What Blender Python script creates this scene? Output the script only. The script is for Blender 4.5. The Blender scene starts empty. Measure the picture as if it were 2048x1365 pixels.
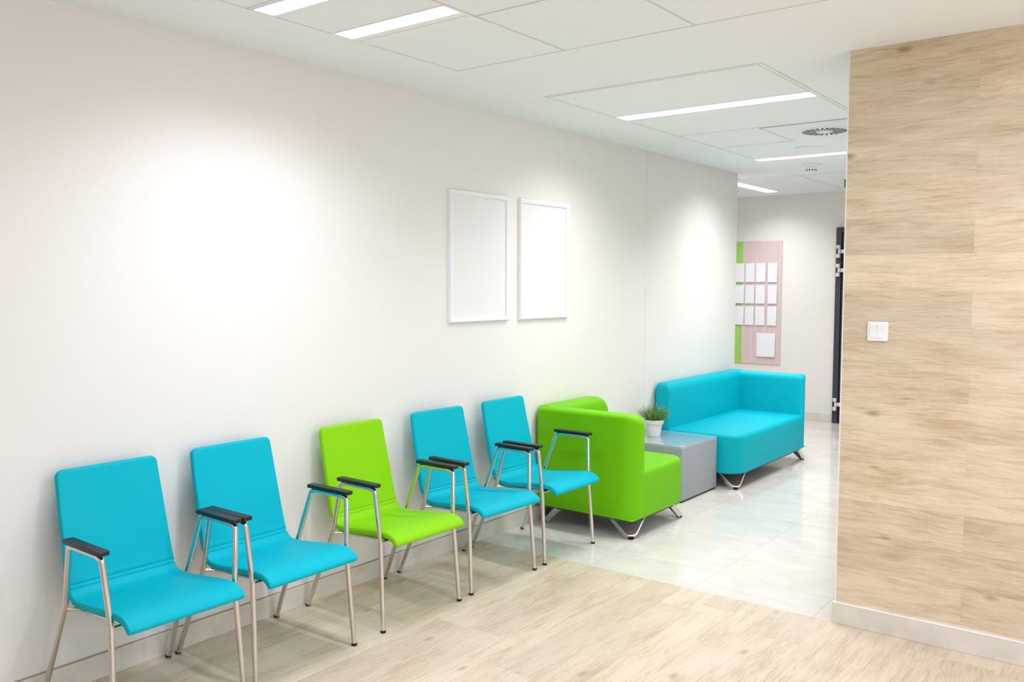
import bpy, bmesh, math, random
from mathutils import Vector, Matrix
C = bpy.context.scene.collection
S = bpy.context.scene
random.seed(7)

# ------------------------------------------------------------------ camera, world, exposure
def make_camera():
    f, yaw, pitch, roll = 1752.36, -0.6524, -0.0648, 0.0021
    cy, sy, cp, sp = math.cos(yaw), math.sin(yaw), math.cos(pitch), math.sin(pitch)
    fw = Vector((sy*cp, cy*cp, sp)); r = Vector((cy, -sy, 0)); u = r.cross(fw)
    cr, sr = math.cos(roll), math.sin(roll)
    r2 = cr*r + sr*u; u2 = -sr*r + cr*u
    cam = bpy.data.cameras.new('camera'); o = bpy.data.objects.new('camera', cam); C.objects.link(o)
    cam.sensor_width = 36; cam.lens = f/2048*36; cam.clip_start = .05
    m = Matrix((r2, u2, -fw)).transposed().to_4x4(); m.translation = Vector((3.4775, 0, 1.6212))
    o.matrix_world = m; S.camera = o
make_camera()
S.view_settings.view_transform = 'Standard'; S.view_settings.look = 'None'
S.view_settings.gamma = 1; S.view_settings.use_curve_mapping = False
S.view_settings.exposure = 0.25
w = bpy.data.worlds.new('world'); S.world = w; w.use_nodes = True
w.node_tree.nodes['Background'].inputs[0].default_value = (1, .98, .95, 1)
w.node_tree.nodes['Background'].inputs[1].default_value = .6
LAMP_W = .5      # scale of every lamp
H = 2.7           # ceiling height
def fill_light():  # soft fill light, added outside the added window opening
    L = bpy.data.lights.new('added_window_fill', 'AREA'); L.shape = 'RECTANGLE'; L.size = 4.2; L.size_y = 2.0; L.energy = 40; L.color = (.92, .97, 1.06)
    o = bpy.data.objects.new('added_window_fill', L); C.objects.link(o); o.location = (6.36, 1.6, 1.35)
    o.rotation_euler = (math.radians(90), 0, math.radians(90))
fill_light()

# ------------------------------------------------------------------ colour and materials
def lin(r, g, b):
    f = lambda c: (c/255)/12.92 if c/255 <= .04045 else (((c/255)+.055)/1.055)**2.4
    return (f(r), f(g), f(b), 1)
def mat(name, rgb, rough=.5, metal=0, spec=.5, coat=0, bump=0, bscale=200, emit=None, estr=0):
    m = bpy.data.materials.new(name); m.use_nodes = True
    n = m.node_tree.nodes; l = m.node_tree.links; p = n['Principled BSDF']
    p.inputs['Base Color'].default_value = lin(*rgb)
    p.inputs['Roughness'].default_value = rough; p.inputs['Metallic'].default_value = metal
    p.inputs['Specular IOR Level'].default_value = spec
    p.inputs['Coat Weight'].default_value = coat
    if bump:
        t = n.new('ShaderNodeTexNoise'); t.inputs['Scale'].default_value = bscale; t.inputs['Detail'].default_value = 3
        c = n.new('ShaderNodeTexCoord'); l.new(c.outputs['Object'], t.inputs['Vector'])
        b = n.new('ShaderNodeBump'); b.inputs['Strength'].default_value = bump; b.inputs['Distance'].default_value = .002
        l.new(t.outputs['Fac'], b.inputs['Height']); l.new(b.outputs[0], p.inputs['Normal'])
    if emit:
        p.inputs['Emission Color'].default_value = (*emit, 1); p.inputs['Emission Strength'].default_value = estr
    return m
class NB:
    """small node-building helper"""
    def __init__(s, name, rough):
        s.m = bpy.data.materials.new(name); s.m.use_nodes = True
        s.t = s.m.node_tree; s.p = s.t.nodes['Principled BSDF']; s.p.inputs['Roughness'].default_value = rough
        s.tc = s.t.nodes.new('ShaderNodeTexCoord'); s.sep = s.t.nodes.new('ShaderNodeSeparateXYZ')
        s.t.links.new(s.tc.outputs['Object'], s.sep.inputs[0])
    def put(s, sock, v):
        if isinstance(v, (int, float)): sock.default_value = v
        elif isinstance(v, tuple): sock.default_value = v
        else: s.t.links.new(v, sock)
    def math(s, op, a, b=0.0, c=0.0, clamp=False):
        n = s.t.nodes.new('ShaderNodeMath'); n.operation = op; n.use_clamp = clamp
        for i, v in enumerate((a, b, c)): s.put(n.inputs[i], v)
        return n.outputs[0]
    def vec(s, a, b, c=0.0):
        n = s.t.nodes.new('ShaderNodeCombineXYZ')
        for i, v in enumerate((a, b, c)): s.put(n.inputs[i], v)
        return n.outputs[0]
    def noise(s, v, scale, detail=3, rough=.5, dist=0):
        n = s.t.nodes.new('ShaderNodeTexNoise'); s.put(n.inputs['Vector'], v)
        n.inputs['Scale'].default_value = scale; n.inputs['Detail'].default_value = detail
        n.inputs['Roughness'].default_value = rough; n.inputs['Distortion'].default_value = dist
        return n.outputs['Fac']
    def white(s, v):
        n = s.t.nodes.new('ShaderNodeTexWhiteNoise'); n.noise_dimensions = '3D'; s.put(n.inputs['Vector'], v)
        return n.outputs['Value']
    def ramp(s, v, stops):
        n = s.t.nodes.new('ShaderNodeValToRGB'); s.put(n.inputs[0], v); e = n.color_ramp.elements
        while len(e) < len(stops): e.new(.5)
        for el, (p, c) in zip(e, stops): el.position = p; el.color = c
        return n.outputs[0]
    def mix(s, fac, a, b, mode='MIX'):
        n = s.t.nodes.new('ShaderNodeMix'); n.data_type = 'RGBA'; n.blend_type = mode
        s.put(n.inputs[0], fac); s.put(n.inputs[6], a); s.put(n.inputs[7], b)
        return n.outputs[2]
    def done(s, col, bumpv=None, bs=.1):
        s.put(s.p.inputs['Base Color'], col)
        if bumpv is not None:
            b = s.t.nodes.new('ShaderNodeBump'); b.inputs['Strength'].default_value = bs; b.inputs['Distance'].default_value = .002
            s.put(b.inputs['Height'], bumpv); s.put(b.inputs['Normal'], (0, 0, 0)) if False else None
            s.t.links.new(b.outputs[0], s.p.inputs['Normal'])
        return s.m
def planks(name, along, across, b0, wd, ln, a0, stagger, light, mid, dark, knot, rough, joint=.86, seed=0.0):
    s = NB(name, rough)
    a = s.sep.outputs[along]; b = s.sep.outputs[across]
    bb = s.math('DIVIDE', s.math('SUBTRACT', b, b0), wd); row = s.math('FLOOR', bb)
    if stagger == 'half': off = s.math('MULTIPLY', s.math('FLOORED_MODULO', row, 2.0), .5)
    else: off = s.white(s.vec(row, 3.1+seed, 7.7))
    aa = s.math('ADD', s.math('DIVIDE', s.math('SUBTRACT', a, a0), ln), off); col = s.math('FLOOR', aa)
    idv = s.white(s.vec(row, col, 1.3+seed)); idw = s.white(s.vec(col, row, 9.1+seed))
    z = s.math('MULTIPLY', idv, 37.0)
    wob = s.noise(s.vec(s.math('MULTIPLY', a, 1.0), s.math('MULTIPLY', b, 2.5), z), 2.2, 3, .6)
    bw = s.math('ADD', s.math('MULTIPLY', b, 9.0), s.math('MULTIPLY', wob, 1.1))
    g1 = s.noise(s.vec(s.math('MULTIPLY', a, 1.6), s.math('MULTIPLY', bw, 2.3), z), 2.0, 9, .7, .35)  # figure
    g2 = s.noise(s.vec(s.math('MULTIPLY', a, 14.0), s.math('MULTIPLY', b, 230.0), z), 2.0, 4, .75)   # pores
    g4 = s.noise(s.vec(s.math('MULTIPLY', a, 5.0), s.math('ADD', s.math('MULTIPLY', b, 75.0), s.math('MULTIPLY', wob, 4.0)), z), 1.9, 6, .72)   # fine streaks
    g3 = s.noise(s.vec(s.math('MULTIPLY', a, 1.7), s.math('MULTIPLY', b, 5.0), z), 1.5, 2, .5)     # cloudy patches
    v = s.math('ADD', s.math('ADD', s.math('MULTIPLY', g1, .34), s.math('MULTIPLY', g4, .38)), s.math('MULTIPLY', g3, .28))
    c = s.ramp(v, [(.39, dark), (.485, mid), (.57, light)])
    c = s.mix(s.math('MULTIPLY', s.math('SUBTRACT', g2, .52, clamp=True), 1.6), c, dark)
    dk = s.math('MULTIPLY', s.math('SUBTRACT', .40, s.noise(s.vec(s.math('MULTIPLY', a, 4.5), s.math('MULTIPLY', b, 34.0), s.math('ADD', z, 5.0)), 1.5, 6, .7), clamp=True), 5.0, clamp=True)
    c = s.mix(s.math('MULTIPLY', dk, .45), c, s.mix(.5, dark, knot))
    tone = s.math('ADD', .885, s.math('MULTIPLY', idw, .16))
    tv = s.t.nodes.new('ShaderNodeCombineXYZ')
    for i in range(3): s.put(tv.inputs[i], tone)
    c = s.mix(1.0, c, tv.outputs[0], 'MULTIPLY')
    # knots
    vo = s.t.nodes.new('ShaderNodeTexVoronoi'); vo.inputs['Scale'].default_value = 1.0
    s.put(vo.inputs['Vector'], s.vec(s.math('MULTIPLY', a, 3.0), s.math('MULTIPLY', b, 6.5), z))
    kd = s.math('ADD', vo.outputs['Distance'], s.math('MULTIPLY', g1, .05))
    kf = s.math('MULTIPLY', s.math('SUBTRACT', 1.0, s.math('DIVIDE', kd, .16), clamp=True), .95)
    c = s.mix(kf, c, knot)
    # joints
    fb = s.math('FRACT', bb); fa = s.math('FRACT', aa)
    jb = s.math('LESS_THAN', fb, .0022/wd); ja = s.math('LESS_THAN', fa, .0022/ln)
    j = s.math('MULTIPLY', s.math('MAXIMUM', jb, ja), 1-joint)
    c = s.mix(j, c, (.12, .08, .05, 1))
    return s.done(c, g2, .08)
def tiles():
    s = NB('stone_tile', .13)
    x, y = s.sep.outputs[0], s.sep.outputs[1]
    fx = s.math('FRACT', s.math('DIVIDE', s.math('SUBTRACT', x, 1.458), .645)); fy = s.math('FRACT', s.math('DIVIDE', s.math('SUBTRACT', y, 4.54), .661))
    ix = s.math('FLOOR', s.math('DIVIDE', s.math('SUBTRACT', x, 1.458), .645)); iy = s.math('FLOOR', s.math('DIVIDE', s.math('SUBTRACT', y, 4.54), .661))
    z = s.math('MULTIPLY', s.white(s.vec(ix, iy, 2.0)), 20.0)
    n = s.noise(s.vec(s.math('MULTIPLY', x, 1.1), s.math('MULTIPLY', y, 2.2), z), 2.6, 6, .6, .8)
    c = s.ramp(n, [(.3, lin(214, 208, 200)), (.55, lin(224, 219, 212)), (.75, lin(230, 226, 219))])
    j = s.math('MAXIMUM', s.math('LESS_THAN', fx, .0048), s.math('LESS_THAN', fy, .0047))
    c = s.mix(s.math('MULTIPLY', j, .75), c, lin(176, 170, 160))
    return s.done(c)
def stone(name, a, b, c_, rough):
    s = NB(name, rough)
    n = s.noise(s.vec(s.sep.outputs[0], s.sep.outputs[1], s.sep.outputs[2]), 7, 6, .62, .7)
    return s.done(s.ramp(n, [(.3, lin(*a)), (.52, lin(*b)), (.72, lin(*c_))]))
M = {}
M['wall'] = mat('wall_paint', (236, 233, 228), .62, spec=.3, bump=.05, bscale=260)
M['ceil'] = mat('ceiling_paint', (246, 248, 250), .8, spec=.2)
M['seam'] = mat('ceiling_seam', (216, 214, 207), .8, spec=.2)
M['white'] = mat('white_plastic', (240, 240, 242), .35)
M['frame'] = mat('white_frame', (245, 245, 249), .3)
M['poster'] = mat('blank_poster', (236, 236, 236), .35)
M['teal'] = mat('turquoise_leatherette', (0, 178, 196), .55, spec=.14, bump=.03, bscale=900)
M['green'] = mat('lime_leatherette', (136, 206, 18), .55, spec=.14, bump=.03, bscale=900)
M['greensofa'] = mat('lime_leatherette_sofa', (112, 192, 4), .5, spec=.16, bump=.03, bscale=900)
M['tealthread'] = mat('turquoise_piping', (20, 180, 200), .6)
M['chrome'] = mat('polished_chrome', (214, 211, 207), .14, metal=1)
M['satin'] = mat('satin_chrome', (205, 206, 208), .3, metal=1)
M['black'] = mat('black_plastic', (15, 16, 19), .42)
M['rubber'] = mat('black_rubber', (14, 14, 15), .7)
M['dark'] = mat('dark_base', (64, 64, 68), .6)
M['grey'] = mat('grey_laminate', (158, 163, 170), .42, spec=.4)
M['glass'] = mat('glossy_grey_top', (160, 176, 184), .05, spec=.8, coat=.6)
M['pot'] = mat('white_ceramic', (240, 240, 240), .4)
M['soil'] = mat('dark_soil', (50, 40, 28), .95)
M['anthracite'] = mat('anthracite_steel', (56, 60, 70), .45)
M['anthdark'] = mat('anthracite_gap', (20, 22, 28), .6)
M['hinge'] = mat('white_hinge', (226, 226, 226), .35)
M['limeboard'] = mat('lime_board', (158, 212, 104), .5)
M['pinkboard'] = NB('pink_board', .5)
_s = M['pinkboard']; M['pinkboard'] = _s.done(_s.ramp(_s.noise(_s.vec(_s.math('MULTIPLY', _s.sep.outputs[0], 60.0), 0.0, _s.math('MULTIPLY', _s.sep.outputs[2], .6)), 1.0, 3), [(.3, lin(212, 190, 190)), (.7, lin(226, 208, 208))]))
M['card'] = mat('white_card', (240, 242, 247), .5)
M['lamp'] = mat('lit_diffuser', (255, 255, 255), .5, emit=(1, 1, 1), estr=3.0)
M['louver'] = mat('lamp_louver', (250, 250, 250), .4)
M['vent'] = mat('vent_metal', (243, 244, 245), .45)
M['dkslot'] = mat('dark_slot', (34, 38, 38), .8)
M['sign'] = mat('sign_green', (60, 120, 80), .5)
M['tile'] = tiles()
M['base'] = stone('skirting_stone', (212, 204, 190), (221, 215, 203), (228, 223, 213), .35)
M['oakfloor'] = planks('oak_floor', 1, 0, .11, .187, 1.25, .3, 'rand', lin(225, 209, 187), lin(216, 198, 174), lin(193, 171, 143), lin(150, 122, 94), .34, .9)
M['oakwall'] = planks('oak_wall', 0, 2, .1145, .1645, 1.2, 2.755, 'half', lin(230, 212, 184), lin(218, 198, 168), lin(196, 170, 136), lin(104, 80, 58), .55, .88, 4.0)
def leaf_mat():
    s = NB('small_leaves', .5)
    n = s.noise(s.vec(s.sep.outputs[0], s.sep.outputs[1], s.sep.outputs[2]), 60, 2)
    return s.done(s.ramp(n, [(.35, lin(58, 104, 34)), (.5, lin(92, 142, 48)), (.68, lin(140, 182, 78))]))
M['leaf'] = leaf_mat()

# ------------------------------------------------------------------ object helpers
def obj(name, bm, m, parent=None, smooth=True, wn=False, loc=None, local=False):
    """link bm as ONE mesh; geometry given in world coordinates unless local=True"""
    me = bpy.data.meshes.new(name)
    if loc is None: loc = parent_loc(parent) if parent is not None else Vector((0, 0, 0))
    off = parent_loc(parent) if parent is not None else Vector(loc)
    if not local:
        bmesh.ops.translate(bm, verts=bm.verts, vec=-off)
    bmesh.ops.recalc_face_normals(bm, faces=bm.faces)
    bm.to_mesh(me); bm.free()
    if smooth:
        for p in me.polygons: p.use_smooth = True
    o = bpy.data.objects.new(name, me); C.objects.link(o)
    me.materials.append(m)
    if parent is not None: o.parent = parent
    else: o.location = loc
    if smooth:
        try: me.set_sharp_from_angle(angle=math.radians(38))
        except Exception: pass
    if wn:
        x = o.modifiers.new('wn', 'WEIGHTED_NORMAL'); x.keep_sharp = True
    return o
def parent_loc(p):
    v = Vector(p.location)
    while p.parent is not None: p = p.parent; v += Vector(p.location)
    return v
def thing(name, label, cat, loc=(0, 0, 0), rotz=0, group=None):
    o = bpy.data.objects.new(name, None); C.objects.link(o); o.empty_display_size = .1
    o.location = loc; o.rotation_euler = (0, 0, rotz); tag(o, label, cat, group); return o
def tag(o, label, cat, group=None):
    o['label'] = label; o['category'] = cat
    if group: o['group'] = group
    return o
def struct(name, bm, m, smooth=False):
    o = obj(name, bm, m, None, smooth); o['kind'] = 'structure'; return o
def box(bm, x0, x1, y0, y1, z0, z1, bev=0, seg=2):
    b = bmesh.new(); bmesh.ops.create_cube(b, size=1)
    for v in b.verts: v.co = Vector((x0+(v.co.x+.5)*(x1-x0), y0+(v.co.y+.5)*(y1-y0), z0+(v.co.z+.5)*(z1-z0)))
    if bev: bmesh.ops.bevel(b, geom=b.edges[:], offset=bev, segments=seg, affect='EDGES', profile=.5)
    merge(bm, b)
    return bm
def merge(bm, b):
    me = bpy.data.meshes.new('tmp'); b.to_mesh(me); b.free(); bm.from_mesh(me); bpy.data.meshes.remove(me)
def nb(): return bmesh.new()
def B(*a, **k): return box(bmesh.new(), *a, **k)
def loft(bm, rings, cap=True, closed=True):
    vs = [[bm.verts.new(p) for p in r] for r in rings]; n = len(rings[0])
    for a, b in zip(vs, vs[1:]):
        for i in range(n if closed else n-1):
            j = (i+1) % n
            try: bm.faces.new((a[i], a[j], b[j], b[i]))
            except ValueError: pass
    if cap: bm.faces.new(vs[0][::-1]); bm.faces.new(vs[-1])
    return vs
def fillet(pts, rad, seg=6):
    pts = [Vector(p) for p in pts]; out = [pts[0]]
    if not isinstance(rad, (list, tuple)): rad = [rad]*(len(pts)-2)
    for i in range(1, len(pts)-1):
        a, b, c = pts[i-1], pts[i], pts[i+1]; u = (a-b).normalized(); v = (c-b).normalized()
        ang = u.angle(v)
        if rad[i-1] <= 0 or ang > 3.12: out.append(b); continue
        d = min(rad[i-1]/math.tan(ang/2), (a-b).length*.49, (c-b).length*.49); r = d*math.tan(ang/2)
        cen = b+(u+v).normalized()*(r/math.sin(ang/2)); p0 = b+u*d; p1 = b+v*d
        e0 = p0-cen; e1 = p1-cen; tot = e0.angle(e1)
        for k in range(seg+1):
            t = k/seg
            out.append(cen+(e0*math.sin((1-t)*tot)+e1*math.sin(t*tot))/math.sin(tot))
    out.append(pts[-1]); return out
def sweep(bm, path, sec, up=None):
    """sec: list of (a,b) offsets in the local frame. up: fixed reference for a"""
    path = [Vector(p) for p in path]; rings = []; prev = None
    for i, p in enumerate(path):
        t = (path[min(i+1, len(path)-1)]-path[max(i-1, 0)]).normalized()
        if up is not None: nrm = (Vector(up)-t*Vector(up).dot(t)).normalized()
        elif prev is None:
            ref = Vector((0, 0, 1)) if abs(t.z) < .9 else Vector((0, 1, 0)); nrm = (ref-t*ref.dot(t)).normalized()
        else: nrm = (prev-t*prev.dot(t)).normalized()
        prev = nrm; bi = t.cross(nrm)
        rings.append([p+nrm*a+bi*b for a, b in sec])
    loft(bm, rings); return bm
def circ(r, n=14, r2=None): return [(r*math.cos(2*math.pi*i/n), (r2 or r)*math.sin(2*math.pi*i/n)) for i in range(n)]
def tube(bm, path, r, n=14): return sweep(bm, path, circ(r, n))
def lathe(bm, prof, cx, cy, n=40):
    rings = [[Vector((cx+r*math.cos(2*math.pi*i/n), cy+r*math.sin(2*math.pi*i/n), z)) for i in range(n)] for r, z in prof]
    loft(bm, rings); return bm
def slab(u0, u1, v0, v1, w0, w1, R, rf, rb, mapf, cs=10, es=8, crown=0):
    """rounded panel: outline in (u,v) with corner radii R=(u0v0,u1v0,u1v1,u0v1); edge roundings toward w1 (rf) and w0 (rb),
    each (v0 side, u1 side, v1 side, u0 side)"""
    def ring(ins, w):
        # ins: per-side inset d, e: per-side depth
        d, e = ins
        a0, a1, b0, b1 = u0+d[3], u1-d[1], v0+d[0], v1-d[2]
        corners = [((a0, b0), math.pi, R[0], 3, 0), ((a1, b0), 1.5*math.pi, R[1], 0, 1), ((a1, b1), 0, R[2], 1, 2), ((a0, b1), .5*math.pi, R[3], 2, 3)]
        pts = []
        for (cx, cy), st, r, s0, s1 in corners:
            r = max(r-.5*(d[s0]+d[s1]), .0015)
            ox = cx+(r if cx == a0 else -r); oy = cy+(r if cy == b0 else -r)
            for k in range(cs+1):
                t = k/cs; an = st+t*math.pi/2
                ee = e[s0]*(1-t)+e[s1]*t
                pts.append(mapf(ox+r*math.cos(an), oy+r*math.sin(an), w(ee)))
        return pts
    rings = []
    def rr(t, rad): return ([x*(1-math.cos(t)) for x in rad], [x*(1-math.sin(t)) for x in rad])
    for k in range(es, -1, -1):   # w0 side: from the cap to the rim
        t = math.pi/2*k/es
        rings.append(ring(([x*(1-math.cos(t)) for x in rb], [x*(1-math.sin(t)) for x in rb]), lambda e: w0+e))
    # flip: depth e = r(1-sin t): at t=pi/2 e=0 (cap), inset = r -> ok ; at t=0 e=r, inset 0
    for k in range(0, es+1):
        t = math.pi/2*k/es
        rings.append(ring(([x*(1-math.cos(t)) for x in rf], [x*(1-math.sin(t)) for x in rf]), lambda e: w1-e))
    bm = bmesh.new(); vs = loft(bm, rings, cap=False)
    bm.faces.new(vs[0][::-1])
    # crowned cap on the w1 side: concentric rings
    last = rings[-1]; cen = sum((Vector(p) for p in last), Vector())/len(last)
    prev = vs[-1]; nrm = Vector(mapf(0, 0, 1))-Vector(mapf(0, 0, 0))
    if crown:
        for q in (.04, .1, .2, .35, .55, .8):
            h = crown*(1-(1-q)**2.2)
            cur = [bm.verts.new(Vector(p).lerp(cen, q)+nrm*h) for p in last]
            n = len(cur)
            for i in range(n): bm.faces.new((prev[i], prev[(i+1) % n], cur[(i+1) % n], cur[i]))
            prev = cur
    bm.faces.new(prev)
    bmesh.ops.remove_doubles(bm, verts=bm.verts, dist=.00005)
    return bm

# ------------------------------------------------------------------ the room
YW = 4.22; XW = 2.215; YF = 10.44; YC = 8.16
XR = 6.2; YB = -3.6; XL = -2.6
struct('floor', B(-.2, XR, YB, YW, -.1, 0), M['oakfloor'])
struct('floor', B(XL, XR, YW, YF+.2, -.1, 0), M['tile'])
struct('ceiling', B(XL, XR, YB, YF+.2, H, H+.1), M['ceil'])
struct('wall_left', B(-.2, 0, YB, YC, 0, H), M['wall'])
struct('wall_back', B(XL, XR, YF, YF+.2, 0, H), M['wall'])
WY0, WY1, WZ0, WZ1 = -.5, 3.7, .35, 2.35      # unseen window right of the camera, added to let in fill light
b = nb(); box(b, XR, XR+.2, YB, WY0, 0, H); box(b, XR, XR+.2, WY1, YF+.2, 0, H); box(b, XR, XR+.2, WY0, WY1, 0, WZ0); box(b, XR, XR+.2, WY0, WY1, WZ1, H)
struct('wall_right', b, M['wall'])
b = nb()
for q in ((WY0, WY0+.06, WZ0, WZ1), (WY1-.06, WY1, WZ0, WZ1), (WY0, WY1, WZ0, WZ0+.06), (WY0, WY1, WZ1-.06, WZ1), (.87, .93, WZ0, WZ1), (2.27, 2.33, WZ0, WZ1)):
    box(b, XR+.08, XR+.14, *q)
struct('added_window_1', b, M['frame'])  # frame of the added window, out of view
struct('wall_front', B(-.2, XR, YB-.2, YB, 0, H), M['wall'])
struct('wall_alcove', B(XL-.2, XL, YC-.2, YF+.2, 0, H), M['wall'])
struct('wall_return', B(XL, -.2, YC-.2, YC, 0, H), M['wall'])
struct('wall_timber', B(XW, XR, YW, YW+.14, 0, H), M['oakwall'])
struct('wall_corridor', B(XW+.004, XW+.14, YW+.14, YF, 0, H), M['wall'])
struct('trim_corner', B(XW-.006, XW, YW+.001, YW+.02, .1, H), M['white'])
# skirting
def skirt(name, *a): struct(name, B(*a, bev=.0015, seg=1), M['base'])
skirt('baseboard_left', 0, .011, YB, YC, 0, .1)
skirt('baseboard_back', XL, XW, YF-.011, YF, 0, .1)
skirt('baseboard_timber', XW-.014, XR, YW-.013, YW, 0, .1)
skirt('baseboard_corridor', XW-.014, XW, YW, YF-.011, 0, .1)
struct('trim_left', B(0, .0035, YB, YC, .1, .105), mat('joint_grey', (165, 160, 150), .8))
struct('trim_timber', B(XW-.014, XR, YW-.014, YW, .1, .103), M['frame'])
struct('trim_wall', B(0, .0012, 6.338, 6.342, .105, H), mat('panel_joint', (224, 222, 219), .8))
# ceiling seams
tn = [0]
def seam(x0, x1, y0, y1, m='seam', d=.0015):
    tn[0] += 1; struct('trim_%d' % tn[0], B(x0, x1, y0, y1, H-d, H), M[m])
T = .005
seam(.512, .512+T, -1.0, 3.42); seam(1.163, 1.163+T*1.6, -1.0, 3.42); seam(1.814, 1.814+T*1.6, -1.0, 3.42)
seam(.512, 2.45, 3.42, 3.42+T); seam(1.165, 2.45, 2.774, 2.782); seam(.512, 1.165, 2.155, 2.16)
seam(.512, 1.80, 4.178, 4.186); seam(.525, 1.785, 4.205, 4.211)
seam(.512, .512+T, 4.18, 7.3); seam(1.80, 1.806, 4.18, 6.6); seam(1.775, 1.779, 4.21, 5.9)
seam(.512, 1.12, 5.872, 5.878); seam(.512, 2.2, 6.565, 6.572)
seam(-.6, 2.2, 8.665, 8.673); seam(.408, .416, 8.67, 10.05)

# ------------------------------------------------------------------ ceiling lamps
def lamp(x0, x1, y0, y1, label, power, louver='far', group='recessed strip lights in the ceiling', along='x', spread=135, tint=(.88, .935, 1.10)):
    t = thing('ceiling_light', label, 'ceiling light', ((x0+x1)/2, (y0+y1)/2, H), 0, group)
    b = nb()
    if along == 'x':
        Y1 = y1+(.105 if louver else .012)
        for q in ((x0-.012, x1+.012, y0-.01, y0), (x0-.012, x1+.012, Y1, Y1+.012), (x0-.012, x0, y0, Y1), (x1, x1+.012, y0, Y1)):
            box(b, *q, H-.003, H)
        obj('frame', b, M['frame'], t, False)
        obj('diffuser', B(x0, x1, y0, y1, H-.004, H, bev=.001, seg=1), M['lamp'], t, False)
        if louver:
          b = nb(); box(b, x0, x1, y1, y1+.045, H-.003, H); box(b, x0, x1, y1+.052, Y1, H-.003, H)
          obj('louver', b, M['louver'], t, False)
          obj('gap', B(x0, x1, y1+.045, y1+.052, H-.002, H), M['seam'], t, False)
    else:
        X0 = x0-.105
        for q in ((x1, x1+.01, y0, y1), (X0-.012, X0, y0, y1), (X0, x1, y0-.012, y0), (X0, x1, y1, y1+.012)):
            box(b, *q, H-.003, H)
        obj('frame', b, M['frame'], t, False)
        obj('diffuser', B(x0, x1, y0, y1, H-.004, H, bev=.001, seg=1), M['lamp'], t, False)
        obj('louver', B(X0, x0, y0, y1, H-.003, H), M['louver'], t, False)
    L = bpy.data.lights.new('strip_light', 'AREA'); L.shape = 'RECTANGLE'; L.size = x1-x0-.01; L.size_y = y1-y0-.01
    L.energy = power*LAMP_W; L.spread = math.radians(spread); L.color = tint
    o = bpy.data.objects.new('strip_light', L); C.objects.link(o); o.parent = t
    o.location = (0, 0, -.006)
    return t
P = 12
lamp(.53, 1.152, 2.185, 2.268, 'bright strip light at the top edge, nearest the camera, cut by the frame', P, louver='')
lamp(.53, 1.152, 2.600, 2.695, 'short bright strip light second from the camera near the left wall', P)
lamp(.53, 1.770, 4.965, 5.090, 'long strip light in the middle ceiling panel between the two rooms', 38, tint=(.98, .97, .99))
lamp(.50, 1.745, 7.335, 7.445, 'strip light beyond the round air vent, cut by the timber wall', 50, tint=(.98, .97, .99))
lamp(-.43, -.295, 8.30, 10.0, 'strip light past the wall corner running toward the back wall', 46, along='y', tint=(.98, .97, .99))
# added unseen lamps of the same kind, fill right of and behind the camera
LBL = ('right of the camera before the timber wall', 'between added window and timber wall', 'over the camera', 'by the added window', 'behind the camera', 'behind the camera by the added window', 'behind the camera at the left wall')
for k, (x, y, ln, pw) in enumerate(((2.45, 2.60, 1.24, 40), (4.4, 2.60, 1.24, 45), (2.45, .6, 1.24, 16), (4.4, .6, 1.24, 40), (2.45, -1.4, 1.24, 8), (4.4, -1.4, 1.24, 30))):
    lamp(x, x+ln, y, y+.095, 'added fill strip light ' + LBL[k] + ', out of the picture', pw, spread=175)

# ------------------------------------------------------------------ other things on the ceiling
t = thing('air_vent', 'square ceiling air vent with a round swirl of dark slots beside the timber wall', 'vent', (1.45, 6.235, H))
b = nb(); box(b, 1.125, 1.79, 5.905, 6.555, H-.006, H, bev=.002, seg=1); obj('plate', b, M['vent'], t)
b = nb()
for q in ((1.110, 1.120, 5.89, 6.57), (1.795, 1.805, 5.89, 6.57), (1.110, 1.805, 5.888, 5.897), (1.110, 1.805, 6.560, 6.570)): box(b, *q, H-.002, H)
obj('border', b, mat('vent_border', (186, 184, 176), .7), t, False)
b = nb(); lathe(b, [(.175, H-.006), (.17, H-.014), (.155, H-.014), (.15, H-.010)], 1.45, 6.235, 48); obj('ring', b, M['vent'], t)
for k in range(24):
    a = k*math.pi/12
    b = nb(); c, s = math.cos(a), math.sin(a); c2, s2 = math.cos(a+.22), math.sin(a+.22)
    q = [(c*.06, s*.06), (c2*.148, s2*.148)]
    dx, dy = -s*.002, c*.002; ex, ey = -s2*.0065, c2*.0065
    z0, z1 = H-.0145, H-.0135
    bot = [(q[0][0]-dx, q[0][1]-dy), (q[0][0]+dx, q[0][1]+dy), (q[1][0]+ex, q[1][1]+ey), (q[1][0]-ex, q[1][1]-ey)]
    loft(b, [[Vector((1.45+p[0], 6.235+p[1], z)) for p in bot] for z in (z0, z1)])
    obj('slot', b, M['dkslot'], t, False)
b = nb(); lathe(b, [(.05, H-.010), (.05, H-.018), (.03, H-.021)], 1.45, 6.235, 32); obj('hub', b, M['vent'], t)
t = thing('ceiling_speaker', 'flat round white ceiling disc between the swirl vent and the farther strip light', 'speaker', (1.09, 6.985, H))
b = nb(); lathe(b, [(.112, H), (.112, H-.006), (.104, H-.009), (.098, H-.006)], 1.09, 6.985, 48); obj('rim', b, M['vent'], t)
b = nb(); lathe(b, [(.098, H-.003), (.097, H-.0065), (.0, H-.008)][:2]+[(.01, H-.009)], 1.09, 6.985, 48); obj('grille', b, M['white'], t)
t = thing('smoke_detector', 'small white smoke detector with dark slots hanging from the ceiling', 'smoke detector', (.80, 7.90, H))
b = nb(); lathe(b, [(.072, H), (.072, H-.012), (.066, H-.02), (.045, H-.024)], .80, 7.90, 36); obj('base', b, M['vent'], t)
b = nb(); lathe(b, [(.048, H-.022), (.05, H-.04), (.046, H-.05), (.046, H-.068), (.042, H-.078), (.02, H-.084)], .80, 7.90, 36); obj('head', b, M['white'], t)
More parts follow.
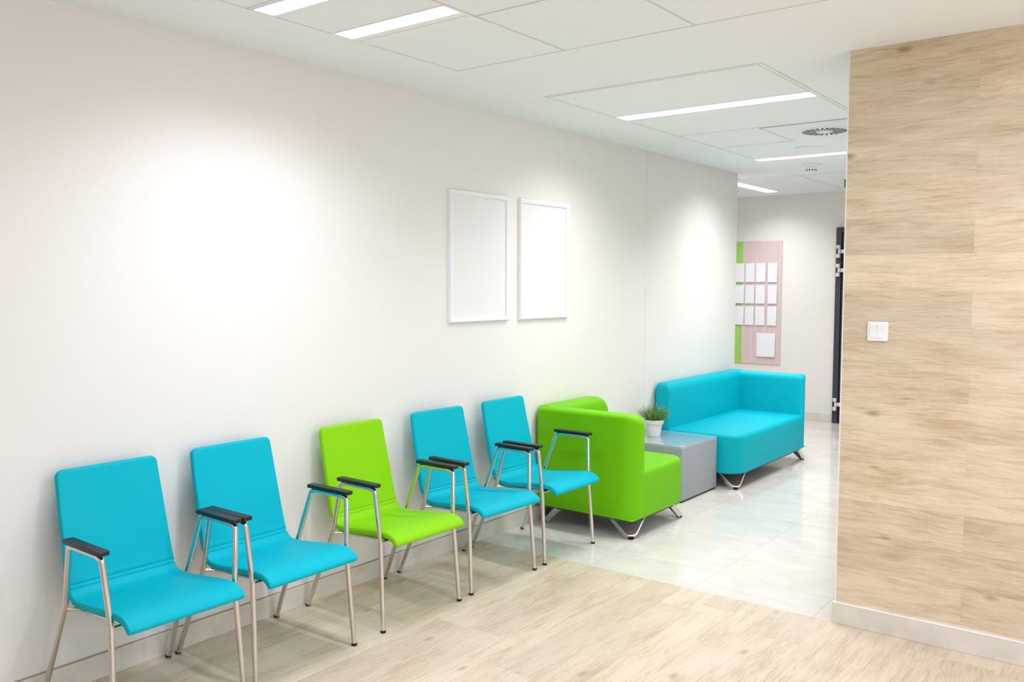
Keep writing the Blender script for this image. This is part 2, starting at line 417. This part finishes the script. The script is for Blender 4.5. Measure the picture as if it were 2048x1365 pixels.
for k in range(12):
    a = k*math.pi/6; c, s = math.cos(a), math.sin(a)
    b = nb(); box(b, -.004, .004, .0445, .0475, H-.066, H-.052)
    bmesh.ops.rotate(b, verts=b.verts, cent=(0, 0, 0), matrix=Matrix.Rotation(a, 3, 'Z')); bmesh.ops.translate(b, verts=b.verts, vec=(.80, 7.90, 0))
    obj('slot', b, M['dkslot'], t, False)
t = thing('sign_box', 'small green sign box under the ceiling, only its edge showing beside the timber wall', 'sign', (1.2, 8.2, 2.6))
obj('housing', B(1.005, 1.32, 8.18, 8.21, 2.50, 2.575, bev=.003), M['sign'], t)
obj('bracket', B(1.15, 1.17, 8.19, 8.20, 2.575, H), M['vent'], t)

# ------------------------------------------------------------------ walls: frames, board, door, switch
def picture(y0, y1, z0, z1, label):
    t = thing('picture_frame', label, 'picture frame', (0, (y0+y1)/2, z0), 0, 'blank white frames on the left wall')
    b = nb(); fw = .03
    # mitred moulding: sweep a profile round the rectangle
    prof = [(0, 0), (0, .014), (.006, .022), (.016, .022), (.024, .016), (.03, .016), (.03, 0)]
    rings = []
    for cy, cz, sy, sz in ((y0, z0, 1, 1), (y1, z0, -1, 1), (y1, z1, -1, -1), (y0, z1, 1, -1), (y0, z0, 1, 1)):
        rings.append([Vector((.0005+h, cy+sy*d, cz+sz*d)) for d, h in prof])
    loft(b, rings, cap=False); bmesh.ops.remove_doubles(b, verts=b.verts, dist=1e-5)
    obj('moulding', b, M['frame'], t, True)
    obj('blank_print', B(.001, .009, y0+.026, y1-.026, z0+.026, z1-.026), M['poster'], t, False)
picture(3.920, 4.502, 1.388, 2.186, 'blank white framed print on the left wall, the left one of the pair')
picture(4.612, 5.190, 1.386, 2.186, 'blank white framed print on the left wall, the right one, farther from camera')

t = thing('notice_board', 'pale pink notice board with a lime green band on the back wall', 'notice board', (-.9, YF-.012, .64))
obj('panel', B(-.882, -.383, YF-.012, YF-.002, .643, 2.155, bev=.002, seg=1), M['pinkboard'], t)
o = obj('band', B(-1.25, -.882, YF-.012, YF-.002, .643, 2.155, bev=.002, seg=1), M['limeboard'], t); o['label'] = 'lime green band'
cols = [('first', -.962, -.854), ('second', -.838, -.722), ('third', -.704, -.585), ('fourth', -.552, -.437)]
rows = [('top', 1.886, 1.652), ('middle', 1.618, 1.389), ('bottom', 1.356, 1.122)]
for rn, z1, z0 in rows:
    for cn, x0, x1 in cols:
        t = thing('leaflet_card', 'blank white card on the notice board, %s row, %s column from the left' % (rn, cn), 'card', ((x0+x1)/2, YF-.012, z0), 0, 'small blank cards on the notice board')
        b = nb(); box(b, x0, x1, YF-.026, YF-.020, z0, z1, bev=.001, seg=1); obj('sheet', b, M['card'], t)
        b = nb(); box(b, x0+.02, x1-.02, YF-.020, YF-.012, z0+.03, z1-.03); obj('holder', b, M['vent'], t, False)
t = thing('leaflet_card', 'larger blank white card near the bottom of the pink notice board', 'card', (-.56, YF-.012, .737))
b = nb(); box(b, -.678, -.445, YF-.030, YF-.022, .737, 1.029, bev=.001, seg=1); obj('sheet', b, M['card'], t)
obj('holder', B(-.65, -.47, YF-.022, YF-.012, .77, 1.0), M['vent'], t, False)

def door():
    o = struct('door_1', B(.335, 1.22, YF-.03, YF-.001, .005, 2.215), M['anthracite'])
    o.location = (0, 0, 0)
    b = nb(); box(b, .262, .325, YF-.045, YF, 0, 2.285, bev=.003, seg=1); box(b, 1.23, 1.295, YF-.045, YF, 0, 2.285, bev=.003, seg=1)
    box(b, .325, 1.23, YF-.045, YF, 2.222, 2.285, bev=.003, seg=1)
    obj('door_frame', b, M['anthracite'], o)
    obj('door_gap', B(.325, 1.23, YF-.012, YF-.002, .003, 2.222), M['anthdark'], o, False)
    for z in (2.027-.02, 1.79, .225):
        b = nb()
        for dz in (.052, -.052):
            lathe(b, [(.001, z+dz-.021), (.021, z+dz-.021), (.023, z+dz-.017), (.023, z+dz+.017), (.021, z+dz+.021), (.001, z+dz+.021)], .297, YF-.062, 20)
        h = obj('hinge', b, M['hinge'], o)
        b = nb(); lathe(b, [(.001, z-.026), (.015, z-.026), (.015, z+.026), (.001, z+.026)], .310, YF-.066, 20)
        box(b, .310, .392, YF-.062, YF-.03, z-.021, z+.021, bev=.003)
        obj('hinge_arm', b, M['hinge'], h)
    b = nb(); tube(b, fillet([(1.15, YF-.03, 1.05), (1.15, YF-.09, 1.05), (1.03, YF-.09, 1.05)], .02), .009); obj('door_handle', b, M['satin'], o)
door()

t = thing('light_switch', 'white square double rocker light switch on the timber wall', 'light switch', (2.3715, YW, 1.362))
b = slab(2.3265, 2.4165, 1.363, 1.453, 0, .010, [.006]*4, [.004]*4, [.0005]*4, lambda u, v, w_: (u, YW-w_, v), 4, 4)
obj('plate', b, M['white'], t)
for x0, x1 in ((2.3395, 2.3707), (2.3723, 2.4035)):
    b = nb(); vs = []
    for z, d in ((1.378, .0125), (1.408, .0115), (1.438, .0165)):
        vs.append([Vector((x0, YW-.009, z)), Vector((x1, YW-.009, z)), Vector((x1, YW-d, z)), Vector((x0, YW-d, z))])
    loft(b, vs); obj('rocker', b, M['white'], t, False)

# ------------------------------------------------------------------ armchairs
CX = .30      # the chair's own origin lies .30 m from the wall
def chair_shell(top, half, th, r_end0, r_end1):
    """top: list of (x,z) along the upholstered face; half: half-width per point; ends rounded in plan by r_end"""
    # resample densely with Catmull-Rom
    P_ = [Vector((a, 0, b)) for a, b in top]; Q = []; W_ = []
    n = len(P_)
    for i in range(n-1):
        p0, p1, p2, p3 = P_[max(i-1, 0)], P_[i], P_[i+1], P_[min(i+2, n-1)]
        for k in range(6):
            t_ = k/6
            Q.append(.5*((2*p1)+(-p0+p2)*t_+(2*p0-5*p1+4*p2-p3)*t_**2+(-p0+3*p1-3*p2+p3)*t_**3)); W_.append(half[i]*(1-t_)+half[i+1]*t_)
    Q.append(P_[-1]); W_.append(half[-1])
    # arc length
    s = [0]
    for a, b in zip(Q, Q[1:]): s.append(s[-1]+(b-a).length)
    Ltot = s[-1]
    def at(d):
        d = min(max(d, 0), Ltot)
        for i in range(len(s)-1):
            if s[i+1] >= d:
                f = (d-s[i])/max(s[i+1]-s[i], 1e-9); return Q[i].lerp(Q[i+1], f), W_[i]*(1-f)+W_[i+1]*f, (Q[i+1]-Q[i]).normalized()
        return Q[-1], W_[-1], (Q[-1]-Q[-2]).normalized()
    st = []
    for (r, sgn) in ((r_end0, 0), (r_end1, 1)):
        e = []
        for k in range(9):
            a = math.pi/2*k/8; e.append((r*(1-math.cos(a)), r*(1-math.sin(a)), math.sqrt(max(0, 1-max(0, 1-r*(1-math.cos(a))/(th*.55))**2))))
        st.append(e)
    ds = [(d, dw, tk) for d, dw, tk in st[0]]
    m = 40
    for k in range(1, m): ds.append((r_end0+(Ltot-r_end0-r_end1)*k/m, 0, 1))
    ds += [(Ltot-d, dw, tk) for d, dw, tk in reversed(st[1])]
    rings = []
    ns = 28
    for d, dw, tk in ds:
        p, hw, tg = at(d); nrm = Vector((tg.z, 0, -tg.x))   # toward the back of the shell
        if nrm.x > 0 and abs(nrm.x) > abs(nrm.z): nrm = -nrm
        if nrm.z > 0 and abs(nrm.z) >= abs(nrm.x): nrm = -nrm
        c = p+nrm*th/2; hh = hw-dw; tt = max(tk, .12)*th/2
        ring = []
        for k in range(ns):
            a = 2*math.pi*k/ns; ca, sa = math.cos(a), math.sin(a)
            yy = (hh-th*.5)*(1 if ca > 0 else -1)*min(1, abs(ca)*2.2)+th*.5*ca*abs(ca)**.0
            zz = tt*math.copysign(min(1, abs(sa)*1.25)**.8, sa)
            ring.append(c+Vector((0, yy, 0))-nrm*zz)
        rings.append(ring)
    b = nb(); loft(b, rings); return b
BACK = [(.083, .905), (.098, .83), (.115, .75), (.136, .66), (.156, .57), (.172, .505), (.1845, .4715)]
SEAT = [(.1850, .4705), (.201, .449), (.230, .437), (.29, .437), (.36, .444), (.43, .452), (.50, .459), (.56, .462), (.598, .458), (.632, .443), (.656, .418)]
def make_chair(up, pads='black'):
    t = thing('armchair', '', 'chair')
    def sh(pts): return [(a-CX, b) for a, b in pts]
    hb = [.206, .209, .212, .214, .217, .219, .220]
    hs = [.220, .221, .223, .225, .227, .229, .231, .233, .234, .235, .235]
    obj('backrest', chair_shell(sh(BACK), hb, .028, .028, .0015), up, t, local=True)
    obj('seat', chair_shell(sh(SEAT), hs, .028, .0015, .009), up, t, local=True)
    b = nb(); tube(b, [(.1735-CX, -.212, .4645), (.1735-CX, .212, .4645)], .0126, 16); obj('seam', b, up, t, local=True)
    b = nb()
    for s in (-1, 1): tube(b, fillet([(.214-CX, s*.250, .405), (.24-CX, s*.205, .400), (.285-CX, s*.205, .402), (.53-CX, s*.205, .418), (.553-CX, s*.205, .415), (.553-CX, s*.25, .415)], .008, 4), .007, 10)
    tube(b, [(.262-CX, -.205, .400), (.262-CX, .205, .400)], .008, 10); tube(b, [(.548-CX, -.205, .416), (.548-CX, .205, .416)], .008, 10)
    obj('seat_frame', b, M['chrome'], t, local=True)
    for s in (-1, 1):
        for x in (.27, .545):
            b = nb(); box(b, x-CX-.018, x-CX+.018, s*.19-.016, s*.19+.016, .400 if x < .4 else .418, .414 if x < .4 else .438, bev=.002, seg=1)
            obj('bracket', b, M['black'], t, local=True)
    for s in (-1, 1):
        ya, yb, yf = s*.268, s*.250, s*.264
        for rear in (True, False):
            if rear: pts = [(.036-CX, yf, .004), (.222-CX, yb, .425), (.302-CX, ya, .662), (.345-CX, ya, .670)]
            else: pts = [(.585-CX, yf, .004), (.556-CX, yb, .425), (.540-CX, ya, .662), (.50-CX, ya, .670)]
            b = nb(); tube(b, fillet(pts, [.06, .012], 6), .0112, 16)
            lg = obj('leg', b, M['chrome'], t, local=True)
            b = nb(); lathe(b, [(.004, 0), (.0115, 0), (.0128, .002), (.0128, .010), (.0113, .012), (.004, .012)], pts[0][0], pts[0][1], 16)
            obj('foot_cap', b, M['rubber'], lg, local=True)
        b = nb(); tube(b, [(.33-CX, ya, .669), (.52-CX, ya, .669)], .0105, 14); obj('arm_rail', b, M['chrome'], t, local=True)
        b = slab(.294-CX, .560-CX, ya-.021, ya+.021, .679, .696, [.005]*4, [.004]*4, [.003]*4, lambda u, v, w_: (u, v, w_), 4, 4)
        obj('armrest', b, M['black'], t, local=True)
    return t
def copy_tree(o, parent=None):
    c = o.copy(); C.objects.link(c)
    if parent is not None: c.parent = parent
    for ch in list(o.children): copy_tree(ch, c)
    return c
proto = make_chair(M['teal'])
GRP = 'turquoise armchairs standing along the left wall'
spots = [(.300, 1.778, -.012, 'turquoise armchair with chrome legs at the left end of the row, nearest the camera'),
         (.302, 2.357, .004, 'turquoise armchair with chrome legs left of the lime green armchair'),
         (.318, 3.712, -.050, 'turquoise armchair with chrome legs just right of the lime green armchair'),
         (.322, 4.333, .006, 'turquoise armchair standing against the outer side of the lime corner sofa')]
for i, (x, y, a, lb) in enumerate(spots):
    o = proto if i == 0 else copy_tree(proto)
    o.location = (x, y, 0); o.rotation_euler = (0, 0, a); o['label'] = lb; o['group'] = GRP
g = make_chair(M['green']); g.location = (.306, 3.072, 0); g.rotation_euler = (0, 0, -.02)
g['label'] = 'lime green armchair with chrome legs in the middle of the turquoise row'

# ------------------------------------------------------------------ sofas
def v_leg(t, ax, ay, fx, fy, bx, by, z=.122):
    A = Vector((ax, ay, z)); F = Vector((fx, fy, .010)); Bp = Vector((bx, by, z))
    apex = Vector((fx, fy, -.01))
    for _ in range(6):      # lower the apex until the rounded bend just clears the floor pad
        pts = fillet([A, apex, Bp], .052, 16)
        apex.z += .013-min(p.z for p in pts)
    nrm = (A-F).cross(Bp-F).normalized()
    # flat bar: wide across the plane of the V, thin inside it
    h, w_ = .0048, .018
    sec = [(-w_, -h+.002), (-w_+.002, -h), (w_-.002, -h), (w_, -h+.002), (w_, h-.002), (w_-.002, h), (-w_+.002, h), (-w_, h-.002)]
    b = nb(); sweep(b, pts, sec, up=nrm)
    lg = obj('leg', b, M['satin'], t)
    p = min(pts, key=lambda q: q.z)
    b = nb(); lathe(b, [(.004, 0), (.017, 0), (.019, .002), (.019, .007), (.004, .009)], p.x, p.y, 18); obj('foot_pad', b, M['rubber'], lg)
def corner_legs(t, x0, x1, y0, y1):
    for cx, sx in ((x0, 1), (x1, -1)):
        for cy, sy in ((y0, 1), (y1, -1)):
            fx = cx+sx*(.014 if cx == x1 else .035)
            v_leg(t, cx+sx*.185, cy+sy*.022, fx, cy+sy*(.006 if False else .012), cx+sx*(.018 if cx == x1 else .03), cy+sy*.185)
def seam_tube(t, pts, m):
    b = nb(); tube(b, pts, .0014, 6); obj('seam', b, m, t)
def sofa(kind, x0, x1, y0, y1, arm, m, label, zt=.80, zs=.432, zb=.122, rc=.12):
    """L-shaped sofa: backrest along the wall (x0), arm at y0 or y1"""
    t = thing('corner_sofa', label, 'sofa', ((x0+x1)/2, (y0+y1)/2, 0))
    ta = .155
    plan = lambda u, v, w_: (u, v, w_)
    ys, ye = (y0+.122, y1) if arm == 'lo' else (y0, y1-.122)
    lo_r = rc if arm == 'hi' else .01; hi_r = rc if arm == 'lo' else .01
    # seat block (outline in plan, rounded free front corner, soft upper edges)
    b = slab(x0+.03, x1+.0004, ys, ye, zb, zs, [.01, lo_r, hi_r, .01], [.035 if arm == 'hi' else .004, .038, .035 if arm == 'lo' else .004, .004], [.006]*4, plan, 12, 8, crown=.008)
    obj('seat', b, m, t)
    # backrest along the wall: outline (Y, Z), thickness X
    rz = .11
    if arm == 'lo': R = [.01, .01, rz, .03]; yb0, yb1 = y0+.02, y1
    else: R = [.01, .01, .03, .03]; yb0, yb1 = y0, y1-.02
    if arm == 'hi': R = [.01, .01, .02, .055]
    b = slab(yb0, yb1, zb, zt+.004, x0, x0+.135, R, [.004, .02, .065, .02], [.004, .02, .03, .02], lambda u, v, w_: (w_, u, v), 12, 8, crown=.012)
    obj('backrest', b, m, t)
    # end arm: outline (X, Z), thickness Y; outer face carries the big vertical front rounding
    if arm == 'lo':
        b = slab(x0+.004, x1, zb, zt-.006, y0, y0+ta, [.01, .012, .075, .03], [.004, .03, .045, .02], [.006, .12, .028, .03], lambda u, v, w_: (u, w_, v), 12, 10)
    else:
        b = slab(x0+.004, x1, zb, zt-.006, -y1, -(y1-ta), [.01, .012, .045, .03], [.004, .03, .05, .02], [.006, .12, .03, .03], lambda u, v, w_: (u, -w_, v), 12, 10)
    obj('armrest', b, m, t)
    obj('base_frame', slab(x0+.03, x1-.012, y0+.012, y1-.012, .110, .1225, [.03, rc, rc, .03], [.001]*4, [.001]*4, plan, 10, 2), M['dark'], t)
    corner_legs(t, x0, x1, y0, y1)
    return t
ts = sofa('green', .018, .785, 4.790, 5.535, 'lo', M['greensofa'], 'lime green corner sofa seat with chrome V legs between the armchairs and the grey table', zt=.798)
seam_tube(ts, [(.40, 4.7893, .125), (.40, 4.7893, .765)], M['green'])
ts = sofa('teal', .018, .762, 6.490, 8.085, 'hi', M['teal'], 'long turquoise corner sofa with chrome V legs right of the grey table', zt=.802, rc=.15)

# ------------------------------------------------------------------ side table, potted plant
t = thing('side_table', 'grey cube side table with a glossy top between the two sofas', 'table', (.30, 6.16, 0))
b = slab(.02, .590, 5.855, 6.470, .014, .412, [.012]*4, [.008]*4, [.003]*4, lambda u, v, w_: (u, v, w_), 5, 5)
obj('body', b, M['grey'], t)
obj('glossy_top', slab(.024, .586, 5.859, 6.466, .410, .420, [.012]*4, [.003]*4, [.001]*4, lambda u, v, w_: (u, v, w_), 5, 4), M['glass'], t)
obj('plinth', B(.035, .578, 5.868, 6.457, 0, .0145), M['rubber'], t, False)

px, py, pz = .188, 6.165, .4203
t = thing('potted_plant', 'small green potted plant in a white pot on the grey table', 'plant', (px, py, pz))
b = nb(); lathe(b, [(.044, 0), (.048, .001), (.049, .004), (.064, .098), (.0715, .0985), (.0735, .101), (.0765, .130), (.0755, .133), (.072, .133), (.069, .122), (.066, .115)], px, py, 48)
bmesh.ops.translate(b, verts=b.verts, vec=(0, 0, pz)); obj('pot', b, M['pot'], t)
b = nb(); lathe(b, [(.068, .105), (.068, .114), (.045, .121), (.01, .123)], px, py, 32); bmesh.ops.translate(b, verts=b.verts, vec=(0, 0, pz)); obj('soil', b, M['soil'], t)
b = nb()
for i in range(230):
    az = random.uniform(0, 2*math.pi); q = random.random()**.55; tilt = q*1.02; ln = random.uniform(.085, .150)*(1-.16*q)
    base = Vector((px+math.cos(az)*.055*q, py+math.sin(az)*.055*q, pz+.116))
    d = Vector((math.cos(az)*math.sin(tilt), math.sin(az)*math.sin(tilt), math.cos(tilt)))
    bend = Vector((random.uniform(-1, 1), random.uniform(-1, 1), .4))*.016
    pts = [base+d*ln*k/4+bend*(k/4)**2 for k in range(5)]
    sweep(b, pts, [(.0007, 0), (-.0004, .0006), (-.0004, -.0006)])
    for k in range(11):
        f = .12+.88*k/10; j_ = min(int(f*4), 3); p = pts[j_].lerp(pts[j_+1], f*4-j_)
        a2 = random.uniform(0, 2*math.pi); out = Vector((math.cos(a2), math.sin(a2), random.uniform(.0, .9))).normalized()
        L_ = random.uniform(.009, .017); sd = out.cross(Vector((0, 0, 1))).normalized()*random.uniform(.0020, .0032); up_ = out.cross(sd).normalized()*.0006
        v = [b.verts.new(c) for c in (p, p+out*L_*.5+sd, p+out*L_, p+out*L_*.5-sd, p+out*L_*.5+up_*2, p+out*L_*.5-up_)]
        for tri in ((0, 1, 4), (1, 2, 4), (2, 3, 4), (3, 0, 4), (1, 0, 5), (2, 1, 5), (3, 2, 5), (0, 3, 5)):
            b.faces.new([v[x] for x in tri])
obj('foliage', b, M['leaf'], t, False)
